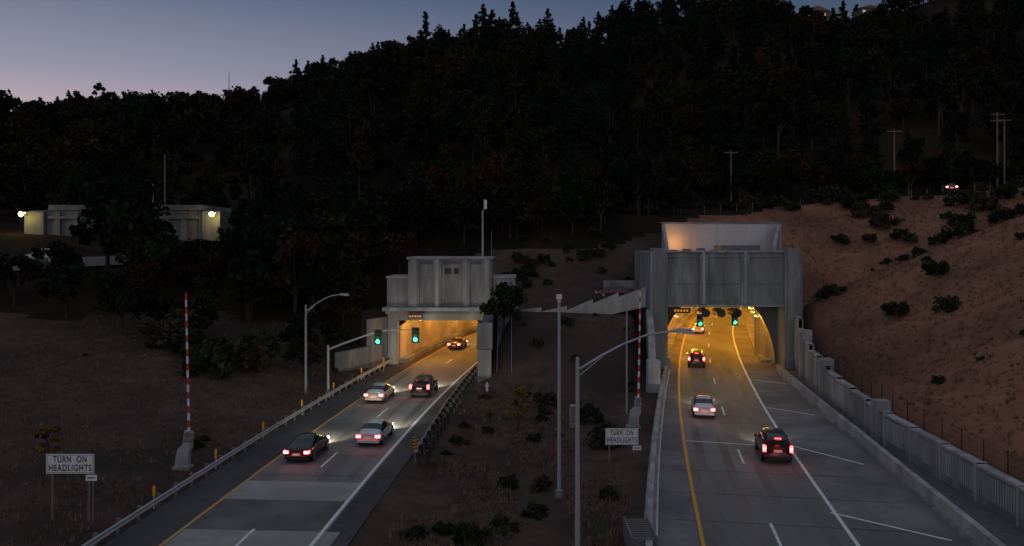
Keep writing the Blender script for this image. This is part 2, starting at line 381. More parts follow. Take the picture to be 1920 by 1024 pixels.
bore=mb.build('tunnel_bore')
for i,y in enumerate(np.arange(98,192,6.0)):
    mb=MB(); c=float(cR(y))+.8; 
    for sx in(-1,1):
        mb.box(c+sx*4.9-.12,c+sx*4.9+.12,y-.6,y+.6,5.35,5.5,'galv_d'); mb.box(c+sx*4.9-.1,c+sx*4.9+.1,y-.5,y+.5,5.3,5.35,'sodium')
    mb.build('tunnel_lamp_pair',parent=bore)
    if i%2==0:
        for sx in(-1,1): light('sodium_lamp','POINT',(c+sx*4.4,y,5.0),(760 if i else 330),(1,.42,.045),bore,.3)
def signal(x,y,z,parent=None,hang=1.0):
    mb=MB(); mb.box(-.36,.36,.02,.06,-.72,.72,'black'); mb.box(-.2,.2,-.18,.02,-.56,.56,'black')
    for k,zz in enumerate((.36,0,-.36)):
        mb.cyl((0,-.18,zz),(0,-.2,zz),.17,.17,'green' if k==2 else 'black',16)
        vs=[];nn=10
        for i in range(nn+1):
            t=math.pi*(-.1+1.2*i/nn); vs+=[(.18*math.cos(t),-.18,zz+.18*math.sin(t)),(.18*math.cos(t),-.36,zz+.18*math.sin(t))]
        mb.add(vs,[(2*i,2*i+1,2*i+3,2*i+2) for i in range(nn)],'black')
    mb.cyl((0,.1,.4),(0,.1,.56+hang),.04,.04,'galv_d',8)
    o=mb.build('traffic_signal',(x,y,z),parent=parent)
    light('signal_glow','POINT',(0,-.6,-.36),30,(.03,1,.4),o,.12)
    return o
signal(21.3,90.7,5.5,hang=1.3); signal(25.25,90.7,5.65,hang=1.2)
mb=MB()
for x in(22.2,24.0,25.8):
    mb.cyl((x,91.7,7.0-.75),(x,94.2,7.0-.75),.45,.45,'black',18); mb.box(x-.06,x+.06,92,93.8,6.6,7.0,'black')
    mb.cyl((x,91.6,6.25),(x,91.7,6.25),.5,.45,'black',18)
mb.build('ventilation_fans')
def ledsign(x0,x1,y,z0,z1):
    mb=MB(); mb.box(x0,x1,y-.15,y,z0,z1,'black'); w=(x1-x0)/6.0
    for i in range(5):
        a=x0+w*(.5+i*1.02); mb.box(a,a+w*.62,y-.17,y-.15,z0+.18,z1-.18,'amber'); mb.box(a+w*.2,a+w*.42,y-.18,y-.17,z0+.26,z1-.3,'black')
    mb.build('overhead_sign',(0,0,0))
ledsign(18.4,20.4,91.6,6.25,6.85)
ledsign(-12.1,-10.3,92.9,5.5,6.05)
mb=MB()
wallpath(mb,[(13.6,77.5),(14.1,80.5),(14.6,83.5),(15.2,87.5),(15.8,92)],.7,lambda y:float(np.interp(y,[77,92],[2.2,6.6])),'concrete_l')
mb.box(13.0,14.2,76.4,77.5,-.3,3.0,'concrete_l')
mb.build('wing_wall',bevel=.03)

# ------------------------------------------------------------------ left tunnel portal
LY=95.0
mb=MB()
mb.box(-12.3,-2.4,LY,LY+7,6.7,12.35,'concrete'); mb.box(-12.5,-2.2,LY-.15,LY+7.1,12.35,12.6,'concrete_l')
mb.box(-14.9,-12.3,LY+.3,LY+7,6.7,10.1,'concrete'); mb.box(-15,-12.3,LY+.2,LY+7,10.1,10.3,'concrete_l')
mb.box(-2.4,.4,LY+.3,LY+7,6.7,10.1,'concrete'); mb.box(-2.4,.5,LY+.2,LY+7,10.1,10.3,'concrete_l')
mb.box(-15.2,.7,LY-1.5,LY+7,6.3,6.7,'concrete_l'); mb.box(-14.9,.4,LY-.9,LY+7,5.95,6.3,'concrete')
mb.box(-14.2,-3.2,LY-.6,LY+.4,5.15,5.95,'concrete_l')
mb.box(-14.6,-13.4,LY-.8,LY+7,-.3,5.95,'concrete_l'); mb.box(-3.4,-2.1,LY-.8,LY+7,-.3,5.95,'concrete')
mb.box(-14.9,-14.6,LY,LY+7,0,6.3,'concrete'); mb.box(-2.1,.4,LY,LY+7,0,5.95,'concrete')
for a,b in((-12.3,-11.0),(-9.3,-8.4),(-5.8,-5.0),(-3.5,-2.4)):
    mb.box(a,b,LY-.35,LY,6.7,12.1,'concrete'); mb.box(a+.25,b-.25,LY-.5,LY-.35,6.7,12.35,'concrete_l')
for a,b in((-11,-9.3),(-8.4,-5.8),(-5,-3.5)):
    c=(a+b)/2; w=(b-a)/2-.15
    for z in np.arange(7.1,11.3,.42):
        mb.prism([(c-w,z+.35),(c,z),(c+w,z+.35),(c+w,z+.5),(c,z+.16),(c-w,z+.5)],LY-.07,LY,'concrete')
    mb.box(a+.1,b-.1,LY-.06,LY,11.75,12.2,'concrete_d')
mb.box(-8.0,-7.2,LY-.1,LY,10.6,11.3,'black'); mb.box(-6.9,-6.3,LY-.1,LY,10.6,11.3,'black')
for a,b in((-14.6,-12.7),(-2.1,.1)):
    mb.box(a,b,LY+.26,LY+.3,7.1,9.7,'concrete'); mb.box((a+b)/2-.05,(a+b)/2+.05,LY+.2,LY+.26,7.1,9.7,'concrete')
portal_l=mb.build('tunnel_portal',bevel=.03)
mb=MB()
yy=[95.2]+list(np.arange(98,194,3)); rings=[]
for y in yy:
    c=float(cL(y)); rings.append([(c-5.6,y,-.01),(c-5.6,y,1.2),(c-5.55,y,4.4),(c-4.6,y,5.2),(c+3.4,y,5.2),(c+4.35,y,4.4),(c+4.4,y,1.2),(c+4.4,y,-.01)])
m=8; vs=[p for r in rings for p in r]
mb.add(vs,[(i*m+j,(i+1)*m+j,(i+1)*m+j+1,i*m+j+1) for i in range(len(yy)-1) for j in range(m-1)],'tile')
mb.add(rings[-1],[tuple(range(m))],'tile')
for i in range(len(yy)-1):
    q=[]
    for z in(0.0,.5):
        for y,o in((yy[i],-5.58),(yy[i],-4.7),(yy[i+1],-4.7),(yy[i+1],-5.58)): q.append((float(cL(y))+o,y,z))
    mb.hexa(q,'concrete')
bore=mb.build('tunnel_bore')
for i,y in enumerate(np.arange(97,180,6)):
    c=float(cL(y)); mb=MB(); mb.box(c-3.7,c-3.4,y-.5,y+.5,5.0,5.12,'galv_d'); mb.box(c-3.67,c-3.43,y-.45,y+.45,4.94,5.0,'sodium'); mb.build('tunnel_lamp',parent=bore)
    if i%2==0 and y<160: light('sodium_lamp','POINT',(c-2.4,y,4.5),560,(1,.43,.07),bore,.25)
mb=MB(); wallpath(mb,[(-2.8,82),(-2.75,94.2)],1.2,lambda y:5.9 if y>90 else 5.2,'concrete'); mb.box(-3.5,-2.1,81.2,82.0,-.3,3.4,'concrete_l'); mb.box(-3.6,-2.0,81.6,83,3.4,6.0,'concrete')
mb.build('wing_wall',bevel=.04)
mb=MB(); wallpath(mb,[(-14.9,94.5),(-16.2,90.5)],.6,5.6,'concrete'); wallpath(mb,[(-16.2,90.5),(-18.6,85)],.6,2.6,'concrete'); mb.build('wing_wall',bevel=.04)
mb=MB()
for i in range(26):
    z=i*.23; mb.box(-1.5,-.1,81.5+i*.45,81.5+i*.45+.5,z-.6,z+.2,'concrete')
mb.tube([(-1.55,81.5,1.1),(-1.55,93,6.9)],[.03,.03],'galv',6); mb.tube([(-.05,81.5,1.1),(-.05,93,6.9)],[.03,.03],'galv',6)
mb.build('stairway')
mb=MB(); mb.cyl((-3.55,97,12.6),(-3.55,97,18.2),.13,.1,'galv',8); mb.cyl((-3.4,97,18.2),(-3.4,97,19.6),.05,.05,'galv',6); mb.box(-3.35,-3.05,96.8,97.1,18.4,19.5,'wht'); mb.build('antenna_mast')
mb=MB(); mb.cyl((-2.5,98,12.6),(-2.5,98,15.8),.05,.04,'galv_d',6); mb.build('antenna_mast')

mb=MB()
rp=[(.6,95.6,5.9),(3.5,94.6,5.8),(6.5,94.2,6.0),(9.5,94.0,6.8),(12.5,93.8,7.6),(15.7,93.6,8.3)]
for p,q in zip(rp[:-1],rp[1:]):
    mb.hexa([(p[0],p[1],-.3+p[2]-1.2),(q[0],q[1],-.3+q[2]-1.2),(q[0],q[1]+.3,q[2]-1.5),(p[0],p[1]+.3,p[2]-1.5),(p[0],p[1],p[2]+.35),(q[0],q[1],q[2]+.85),(q[0],q[1]+.3,q[2]+.85),(p[0],p[1]+.3,p[2]+.35)],'concrete_l')
    mb.hexa([(p[0],p[1]+.3,p[2]-1),(q[0],q[1]+.3,q[2]-1),(q[0],q[1]+5,q[2]-1),(p[0],p[1]+5,p[2]-1),(p[0],p[1]+.3,p[2]+.05),(q[0],q[1]+.3,q[2]+.1),(q[0],q[1]+5,q[2]+.1),(p[0],p[1]+5,p[2]+.05)],'concrete')
mb.build('access_ramp')
mb=MB(); wallpath(mb,[(11.5,100.5),(13.5,100.2),(15.6,100)],.4,lambda y:9.6,'concrete',z0=6); mb.build('ramp_retaining_wall')

# ------------------------------------------------------------------ far portal building (left)
mb=MB()
bx0,bx1,by=-72.4,-43.8,120
mb.box(bx0,bx1,by,by+12,9,19.2,'conc_far'); mb.box(bx0+3,bx1-2.5,by-.3,by+12.2,19.2,20.0,'conc_far')
mb.box(bx0-.3,bx0+2.6,by-.8,by+12.3,9,19.0,'conc_far'); mb.box(bx1-2.4,bx1+.3,by-.8,by+12.3,9,19.0,'conc_far')
for i in range(9):
    x=bx0+4+i*2.7; mb.box(x,x+.8,by-.4,by,10,18.9,'conc_far'); mb.box(x+1.2,x+2.3,by-.06,by,12,17,'concrete_d')
mb.box(bx0+3,bx1-3,by-.5,by,17.9,18.3,'conc_far')
mb.box(bx0-.5,bx0+9,by-1.8,by-.8,11.2,11.6,'concrete_l')
far=mb.build('tunnel_portal_building',bevel=.04)
LM=emis('wall_lamp',(1,.8,.22),30)
for x in(bx0+.3,bx1-.3):
    mb=MB(); mb.cyl((x,by-.8,18.3),(x,by-2.0,18.9),.05,.05,'galv_d',6); mb.box(x-.35,x+.35,by-2.6,by-2.0,18.75,18.95,'galv_d'); mb.box(x-.32,x+.32,by-2.55,by-2.05,18.68,18.75,LM); mb.cyl((x,by-2.3,18.62),(x,by-2.62,18.5),.25,.34,LM,12)
    mb.build('wall_lamp'); light('wall_lamp_light','POINT',(x,by-2.9,18.3),70,(1,.78,.3),None,.3)
light('doorway_light','POINT',(-64,118.6,13),25,(1,.55,.15),far,.2)
mb=MB(); P=[(-90,88,6),(-72,96,0),(-62,103,0),(-52,108,0),(-40,112,0)]
vs=[]
for i,(x,y,_) in enumerate(P):
    for d in(-2.5,2.5): vs.append((x,y+d,float(H(x,y+d))+.35))
mb.add(vs,[(2*i,2*i+2,2*i+3,2*i+1) for i in range(len(P)-1)],'oil'); mb.build('service_road')

# ------------------------------------------------------------------ poles, lamps, gates, signs
def street_lamp(x,y,h,arm,rise,z=0,name='street_lamp'):
    mb=MB(); mb.cyl((0,0,0),(0,0,.5),.2,.2,'concrete',12); mb.cyl((0,0,.5),(0,0,h),.13,.085,'galv',12)
    pts=[(0,0,h-.6)]+[(arm*t,0,h-.6+(rise+.6)*math.sin(t*math.pi/2)) for t in(.1,.25,.45,.7,1)]
    mb.tube(pts,[.06]*3+[.05]*3,'galv',8)
    mb.tube([(0,0,h-.9),(arm*.3,0,h-.6+(rise+.6)*.45)],[.03,.03],'galv',6)
    a=arm; z1=h+rise
    mb.hexa([(a-.1,-.12,z1-.1),(a+.75,-.17,z1-.1),(a+.75,.17,z1-.1),(a-.1,.12,z1-.1),(a-.1,-.08,z1+.07),(a+.6,-.1,z1+.07),(a+.6,.1,z1+.07),(a-.1,.08,z1+.07)],'galv')
    mb.box(a+.2,a+.7,-.12,.12,z1-.15,z1-.1,'wht')
    mb.build(name,(x,y,z))
street_lamp(-19.2,74.5,8.5,3.3,1.0)
street_lamp(2.95,36,9.1,4.5,1.2)
mb=MB(); mb.cyl((0,0,0),(0,0,.4),.22,.22,'concrete',12); mb.cyl((0,0,.4),(0,0,11.4),.12,.08,'galv',12); mb.box(-.16,.14,-.3,.1,11.35,11.6,'wht'); mb.cyl((0,-.12,11.35),(0,-.12,11.15),.12,.09,'wht',12); mb.build('camera_pole',(2.7,45.8,-.3))
mb=MB(); mb.cyl((0,0,0),(0,0,9.2),.09,.06,'galv',10); mb.box(-.1,.1,-.1,.1,9.2,9.35,'galv'); mb.build('camera_pole',(9.75,68,-.3))
mb=MB(); mb.cyl((0,0,0),(0,0,.3),.25,.25,'concrete',12); mb.cyl((0,0,.3),(0,0,4.8),.13,.11,'galv',12)
mb.tube([(0,0,4.4),(1.5,0,5.0),(4,0,5.9),(5.5,0,6.2),(8.3,0,6.25)],[.1,.09,.075,.065,.05],'galv',10)
mast=mb.build('signal_mast',(-17,74,0))
signal(4.65,-.15,5.55,mast,.1); signal(8.1,-.15,5.75,mast,-.1)
def gate(x,y,z,h=8.8,lean=0.0):
    mb=MB()
    mb.box(-.62,.4,-.4,.4,-.3,.22,'concrete_l')
    mb.prism([(-.5,.22),(.3,.22),(.3,.9),(.45,1.3),(.5,2.3),(.1,2.45),(-.02,1.6),(-.32,1.35),(-.42,.95)],-.25,.25,'galv')
    mb.box(-.36,.2,-.27,-.25,.35,.85,'concrete_l'); mb.box(.06,.52,-.3,.3,1.75,1.95,'galv_d')
    mb.cyl((.3,-.3,2.2),(.3,.3,2.2),.2,.2,'galv_d',14)
    n=20
    for i in range(n):
        a=2.2+h*i/n; b=2.2+h*(i+1)/n; r=.09-.035*i/n
        mb.cyl((.3+lean*(i/n),0,a),(.3+lean*((i+1)/n),0,b),r,r-.002,'red' if i%2 else 'wht',8)
    mb.build('barrier_gate',(x,y,z))
gate(-20.4,49.8,.15,8.8,-.2); gate(9.5,62,-.1,8.9,.15)
def text(s,size,loc,parent,width):
    c=bpy.data.curves.new('lettering','FONT'); c.body=s; c.size=size; c.align_x='CENTER'; c.align_y='CENTER'; c.extrude=.002; c.offset=.008; c.space_character=1.18
    c.materials.append(M['black']); o=bpy.data.objects.new('lettering',c); o.rotation_euler=(math.pi/2,0,0); o.location=loc; COL.objects.link(o); o.parent=parent
    bpy.context.view_layer.update(); w=o.dimensions.x; o.scale.x=width/w
def headsign(x,y,z,zb,W,Hh):
    mb=MB(); h=zb+Hh
    for px in(-W*.38,W*.38): mb.box(px-.05,px+.05,.03,.13,-.5,h-.1,'wood')
    mb.box(-W/2,W/2,0,.03,zb,h,'wht')
    t=.02
    for (a,b,c,d) in((-W/2+.04,W/2-.04,zb+.04,zb+.04+t),(-W/2+.04,W/2-.04,h-.04-t,h-.04),(-W/2+.04,-W/2+.04+t,zb+.07,h-.07),(W/2-.04-t,W/2-.04,zb+.07,h-.07)):
        mb.box(a,b,-.004,0,c,d,'black')
    mb.box(W*.33,W*.33+.55,-.01,.02,zb-.36,zb-.06,'wht'); mb.box(W*.33+.08,W*.33+.47,-.014,-.01,zb-.24,zb-.18,'black'); mb.box(W*.42+.1,W*.42+.16,.03,.09,-.5,zb,'galv_d')
    o=mb.build('traffic_sign',(x,y,z))
    text('TURN  ON',Hh*.46,(0,-.006,zb+Hh*.72),o,W*.7); text('HEADLIGHTS',Hh*.46,(0,-.006,zb+Hh*.28),o,W*.89)
headsign(-22.1,40,.0,2.7,2.4,.98); headsign(7.35,53.5,-.35,1.1,2.2,1.1)
mb=MB(); mb.box(-.35,.35,-.25,.25,0,1.5,'galv'); mb.box(-.4,.4,-.3,.3,-.3,.05,'concrete'); mb.box(-.31,.31,-.27,-.25,.1,1.4,'galv_d'); mb.build('control_cabinet',(5.0,64,-.2))
mb=MB(); mb.cyl((0,0,-.2),(0,0,.55),.13,.12,'wht',12); mb.cyl((0,0,.55),(0,0,.7),.12,.03,'wht',12); mb.cyl((-.22,0,.38),(.22,0,.38),.06,.06,'wht',8); mb.build('fire_hydrant',(-2.45,78.5,-.1))
mb=MB()
for i in range(9): mb.box(-.55,.55,-1.3+i*.3,-1.22+i*.3,.2,.9,'galv_d')
mb.box(-.6,-.52,-1.4,1.4,-.3,.95,'galv_d'); mb.box(.52,.6,-1.4,1.4,-.3,.95,'galv_d'); mb.build('crash_cushion',(6.0,37.5,0))
def upole(x,y,h,arms=2,r=.17):
    z=HN(x,y); mb=MB(); mb.cyl((0,0,-1),(0,0,h),r,r*.65,'wood',8)
    for k in range(arms):
        zz=h-.4-k*1.1; mb.box(-1.2,1.2,-.06,.06,zz-.07,zz+.07,'wood')
        for i in(-1.05,-.5,.5,1.05): mb.cyl((i,0,zz+.07),(i,0,zz+.25),.05,.03,'galv_d',6)
    mb.build('utility_pole',(x,y,z))
for x,y,h,a in[(65,136,11.5,1),(82.5,136,13.5,2),(84.3,137,12.5,1),(37.5,137,9.5,1),(67.4,136,3.2,0),(-59,136,13,0),(-61,136,8,0)]: upole(x,y,h,a)
z1=HN(65,136)+11.3; z2=HN(82.5,136)+13.2
mb=MB()
for o in(-1,1):
    for (A,B) in(((65+o,136,z1),(82.5+o,136,z2)),((82.5+o,136,z2),(130+o,138,z2+3)),((65+o,136,z1),(37.5,137,HN(37.5,137)+9.3))):
        A=Vector(A);B=Vector(B); pts=[A.lerp(B,t)-Vector((0,0,1.2*4*t*(1-t))) for t in np.linspace(0,1,9)]; mb.tube(pts,[.012]*9,'black',3)
mb.build('overhead_wires')
mb=MB()
for sx in(-1,1): mb.cyl((sx*1.0,0,0),(0,0,14),.12,.08,'galv_d',5)
for k in range(6): mb.cyl((-1+k*.16,0,k*2.2),(1-k*.16,0,k*2.2+1),.06,.06,'galv_d',4)
mb.cyl((0,0,14),(0,0,19),.14,.07,'galv_d',5); mb.build('radio_mast',(-122,345,HN(-122,345)))
mb=MB()
for x in np.arange(30,110,2.5):
    y=124+.02*x; z=HN(x,y); mb.cyl((x,y,z-.3),(x,y,z+1.2),.05,.05,'galv_d',5)
mb.build('post_fence')
mb=MB(); vs=[]; xr=np.arange(56,130,2)
for x in xr:
    for d in(0,2,4): vs.append((x,128+d,max(HN(x,128+d),HN(x+1,128+d),HN(x-1,128+d))+.08))
mb.add(vs,[(3*i+k,3*i+3+k,3*i+4+k,3*i+1+k) for i in range(len(xr)-1) for k in(0,1)],'asphalt'); mb.build('upper_road')

# ------------------------------------------------------------------ houses on ridge
lit=emis('lit_window',(1,.66,.38),.3)
HC=surf('house_render',(0.16,0.13,0.11),(0.12,0.10,0.085),scale=1)
def house(x,y,w,d,h,rz,ztop):
    z=ztop-h; g=HN(x,y); mb=MB(); mb.box(-w/2,w/2,-d/2,d/2,g-z-3,h,HC); mb.prism([(-w/2-.6,h),(w/2+.6,h),(0,h+w*.18)],-d/2-.5,d/2+.5,'wood')
    for i in range(int(w//2.4)):
        a=-w/2+.8+i*2.4; mb.box(a,a+1.3,-d/2-.05,-d/2,h-2.2,h-.9,lit if i%3==0 else M['glass']); mb.box(a-.1,a+1.4,-d/2-.09,-d/2-.05,h-2.35,h-2.2,'wht')
    mb.build('hillside_house',(x,y,z),rz)
house(126,336,11,8,3.2,0.2,111.0); house(152,344,8,7,3.2,.1,114.5)

# ------------------------------------------------------------------ trees
def quads(cent,size,rg=rng):
    n=len(cent); a=rg.normal(size=(n,3)); a/=np.linalg.norm(a,axis=1)[:,None]
    b=rg.normal(size=(n,3)); b-= (b*a).sum(1)[:,None]*a; b/=np.linalg.norm(b,axis=1)[:,None]
    s=(size*(.6+.8*rg.random(n)))[:,None]
    a=a*s; b=b*s*.7
    return np.stack([cent-a,cent-b*.9+a*.1,cent+a,cent+b],axis=1).reshape(-1,3)
def addleaf(mb,cent,size,m):
    v=quads(np.array(cent),size); n=len(v)//4
    mb.add([tuple(p) for p in v],[(4*i,4*i+1,4*i+2,4*i+3) for i in range(n)],m)
def broadleaf(name,h,r,nclump,nl,ls,mat='leaf',low=.38):
    mb=MB(); th=h*.35; mb.cyl((0,0,-1),(0,0,th),.028*h,.02*h,'bark',7)
    cl=[]
    for i in range(nclump):
        a=random.random()*6.28; q=random.random(); rr=r*(.25+.65*math.sqrt(random.random()))*(1-.35*q); zz=h*(low+(.92-low)*q)
        c=Vector((rr*math.cos(a),rr*math.sin(a),zz)); cl.append(c)
        if i%2==0: mb.tube([(0,0,min(th*.8,zz)),tuple(Vector((c.x*.5,c.y*.5,(min(th,zz)+c.z)/2))),tuple(c)],[.014*h,.009*h,.003*h],'bark',5)
    cl.append(Vector((0,0,h*.85)))
    for c in cl:
        R=r*random.uniform(.2,.42); k=rng.normal(size=(nl,3)); k/=np.linalg.norm(k,axis=1)[:,None]
        k*= (R*rng.random(nl)**.45)[:,None]; k[:,2]*=.8
        kk=k+np.array(c); kk[:,2]=np.maximum(kk[:,2],.05)
        addleaf(mb,kk,ls,mat)
    o=mb.build(name,link=False); return o.data
def conifer(name,h,r,ls):
    mb=MB(); mb.cyl((0,0,-1),(0,0,h*.95),.016*h,.003*h,'bark',6); cents=[]
    lv=int(h*1.0); lean=random.random()*6.28
    for i in range(lv):
        t=i/(lv-1); z=h*(.16+.82*t); R=r*min(1,(1-t)**.75*1.15+.06)*random.uniform(.5,1.2)+.2
        nb=random.randint(4,8)
        for j in range(nb):
            a=random.random()*6.28; Rr=R*random.uniform(.5,1.15)*(1+.25*math.cos(a-lean))
            if i%2==0 and Rr>.8: mb.cyl((0,0,z),(Rr*.8*math.cos(a),Rr*.8*math.sin(a),z-Rr*.1),.05,.015,'bark',4)
            for s in np.arange(.3,1.05,.5/max(Rr,.6)):
                for _ in range(3):
                    cents.append((Rr*s*math.cos(a)+random.uniform(-.35,.35),Rr*s*math.sin(a)+random.uniform(-.35,.35),z-.12*Rr*s+random.uniform(-.3,.3)))
    addleaf(mb,np.array(cents),ls,'conif'); o=mb.build(name,link=False); return o.data
BL=[broadleaf('oak_%d'%i,random.uniform(8,11),random.uniform(4,5.5),17,62,.46) for i in range(5)]
BT=[broadleaf('bay_%d'%i,random.uniform(12,16),random.uniform(3.2,4.3),19,62,.46,low=.28) for i in range(3)]
CF=[conifer('pine_%d'%i,random.uniform(12,16),random.uniform(3.2,4.4),.5) for i in range(5)]
BU=[broadleaf('bush_%d'%i,.9,1.15,12,60,.12,'bush',low=.12) for i in range(4)]
def empty(name):
    e=bpy.data.objects.new(name,None); COL.objects.link(e); return e
def inst(data,x,y,s,parent,sz=None,z=None,name='tree'):
    o=bpy.data.objects.new(name,data); o.location=(x,y,(HN(x,y) if z is None else z)-.1); o.rotation_euler=(random.uniform(-.05,.05),random.uniform(-.05,.05),random.random()*6.28)
    o.scale=(s,s,sz or s*random.uniform(.9,1.2)); COL.objects.link(o); o.parent=parent; return o
forest=empty('hillside_forest')
cnt=0
y=133.0
while y<372:
    sp=6.9+ (y-133)*.008
    lim=y*.68+22
    x=-lim
    while x<lim:
        px=x+random.uniform(-3.4,3.4); py=y+random.uniform(-3.4,3.4); x+=sp
        if px>28 and py<139: continue
        if -76<px<-40 and py<137: continue
        if 118<px<134 and 318<py<340: continue
        dn=noise.noise(Vector((px*.02,py*.02,9)))
        if dn<-.42 and random.random()<.7: continue
        cp=noise.noise(Vector((px*.013,py*.013,20)))+ (.2 if py>300 and -90<px<60 else 0)
        sc=1.0 if py>165 else .72
        if px<-95 and py>300: sc=.75
        if cp>.02 and random.random()<.6: inst(random.choice(CF),px,py,random.uniform(.45,1.05)*sc,forest)
        elif random.random()<.36: inst(random.choice(BT),px,py,random.uniform(.55,1.05)*sc,forest)
        else: inst(random.choice(BL),px,py,random.choice([.5,.65,.8,.95,1.15])*random.uniform(.9,1.1)*sc,forest)
        cnt+=1
    y+=sp*.93
for X,s in[(-106,.8),(-81,.7),(-77,.6),(-62,1.0),(-58,.9),(-50,.75),(-40,1.1),(-36,1.3),(-32,1.0),(-27,.9),(-22,1.05),(-16,1.2),(-12,1.35),(-9,1.15),(-5,1.0),(-1,1.3),(3,1.15),(8,.9),(14,1.15),(17,1.05),(22,.8),(30,.9),(37,1.1),(42,1.15),(46,1.0),(50,1.2),(54,1.0),(140,.9),(144,1.1),(148,1.15),(165,1.0),(170,1.1)]:
    inst(CF[int(abs(X))%5],X+random.uniform(-1,1),random.uniform(343,352),s,forest,sz=s*random.uniform(.95,1.2))
print('forest',cnt)
grove=empty('roadside_trees')
def gr(x,y,s,L=None): inst(random.choice(L or BL),x,y,s,grove)
for i in range(56):
    x=random.uniform(-46,-19); y=random.uniform(90,118)
    u=x/y
    s=random.uniform(.6,.95); L=BL+BT[:1]
    if u<-.33:
        L=BL; y=min(y,104); s=random.uniform(.35,.5)
    gr(x,y,s,L)
for i in range(90):
    x=random.uniform(-38,26); y=random.uniform(float(fedge(x))+3 if x>-18 else 118,134)
    if x/y<-.3: continue
    gr(x,y,random.uniform(.4,.8),BL+CF[:1])
for i in range(30):
    x=random.uniform(28,100); gr(x,random.uniform(133,140),random.uniform(.35,.6))
for x,y,s in[(-51,101,1.0),(-47,99,1.05),(-43.5,95,.85),(-54,95,.7),(-49,88,.65),(-37,86,.5),(-33,84,.5),(-86,114,1.0),(-91,108,1.0),(-30,91,.9),(-25,92,.9),(-41,84,.6),(-56,90,.6),(-62,93,.5),(-50,104,.95)]: gr(x,y,s)
for x,y,s in[(-.9,89.5,.52),(-.2,91,.4),(-19.5,88,.42),(-22,84,.45),(-21,80,.35)]: gr(x,y,s)
sh=empty('slope_shrubs')
def shrub(x,y,s): inst(random.choice(BU),x,y,s,sh,name='shrub')
n=0
while n<85:
    y=random.uniform(50,127); x=XW(y)+3+random.uniform(0,58)
    k=noise.noise(Vector((x*.06,y*.06,2)))+ (x-40)/140+(y-100)/180
    if k<.05 and random.random()<.8: continue
    shrub(x,y,random.choice([.4,.6,.8,1.1,1.5])*random.uniform(.8,1.2)); n+=1
for i in range(46): shrub(random.uniform(52,86),random.uniform(100,124),random.uniform(.7,2.1))
for i in range(24):
    x=random.uniform(34,90)
    if 60<x<80: continue
    shrub(x,random.uniform(125,130),random.uniform(1.2,2.4))
for i in range(34):
    y=random.uniform(36,96); shrub(random.uniform(-5.0,5.5) if y<78 else random.uniform(1,13),y,random.uniform(.25,.8))
for i in range(12):
    y=random.uniform(42,92); shrub(cL(y)-8.5-random.uniform(0,32),y,random.uniform(.25,.6))
for i in range(30):
    x=random.uniform(-2,15); shrub(x,random.uniform(101,116),random.uniform(.4,1.2))
for x,y,s in[(-1.9,38.5,1.0),(-28,74,2.4),(-25.5,76,2.2),(-22,55,.8),(3.2,72,1.3),(6.8,58,1.3),(7.2,60,1.2),(6.5,66,1.2),(1.6,59,.6),(-25,78,2.4),(-31,79,2.6),(-35,82,2.6)]: shrub(x,y,s)
yb=broadleaf('sapling',3.0,.8,12,50,.12,'ybush'); inst(yb,.45,63,1.0,None,name='sapling'); inst(yb,-28,48.5,.9,None,name='sapling')
def tuftmesh(N,fn,name):
    mb=MB(); vs=[];fs=[]
    for i in range(N):
        x,y=fn(); z=HN(x,y); h=random.uniform(.12,.4)
        for k in range(5):
            a=random.random()*6.28; dx,dy=math.cos(a),math.sin(a); w=.03; o=len(vs)
            ox,oy=random.uniform(-.12,.12),random.uniform(-.12,.12)
            vs+=[(x+ox-dy*w,y+oy+dx*w,z-.03),(x+ox+dy*w,y+oy-dx*w,z-.03),(x+ox+dx*h*.6,y+oy+dy*h*.6,z+h)]; fs.append((o,o+1,o+2))
    mb.add(vs,fs,'dry'); mb.build(name)
def f1():
    while True:
        y=random.uniform(32,80); x=random.uniform(-6,6.5)
        if noise.noise(Vector((x*.3,y*.3,5)))>-.1 and cL(y)+6.5<x<cR(y)-7.2: return x,y
tuftmesh(2600,f1,'dry_grass')
def f2():
    y=random.uniform(36,90); return float(cL(y))-7.2-random.uniform(0,30),y
tuftmesh(3000,f2,'dry_grass')
def f3():
    y=random.uniform(42,122); return float(XW(y))+2.5+random.uniform(0,45),y
tuftmesh(8000,f3,'dry_grass')

# ------------------------------------------------------------------ vehicles
KIND={
'sedan':dict(st=[(-2.32,.74,.36,.82,.86,.55),(-2.2,.86,.28,.9,.98,.68),(-1.6,.9,.24,.93,1.06,.70),(-.85,.91,.22,.93,1.40,.57),(-.1,.91,.22,.93,1.46,.59),(.4,.91,.22,.92,1.42,.57),(1.15,.9,.22,.9,1.0,.70),(1.95,.87,.25,.78,.86,.62),(2.3,.72,.32,.58,.64,.5)],glass=(2,3,4,5),ws=(2,5),wr=.33),
'suv':dict(st=[(-2.35,.84,.42,1.0,1.55,.62),(-2.25,.92,.34,1.05,1.72,.68),(-1.2,.95,.3,1.08,1.82,.7),(0,.95,.3,1.08,1.83,.7),(.55,.95,.3,1.06,1.76,.66),(1.15,.94,.3,1.04,1.14,.74),(2.05,.9,.33,.94,1.02,.68),(2.4,.78,.4,.66,.72,.55)],glass=(1,2,3,4),ws=(4,),wr=.38),
}
def wheel(mb,x,y,r):
    s=1 if x>0 else -1
    mb.cyl((x-s*.24,y,r),(x,y,r),r,r,'tyre',20); mb.cyl((x,y,r),(x+s*.012,y,r),r*.62,r*.58,'rim',14); mb.cyl((x+s*.012,y,r),(x+s*.02,y,r),r*.15,r*.12,'black',8)
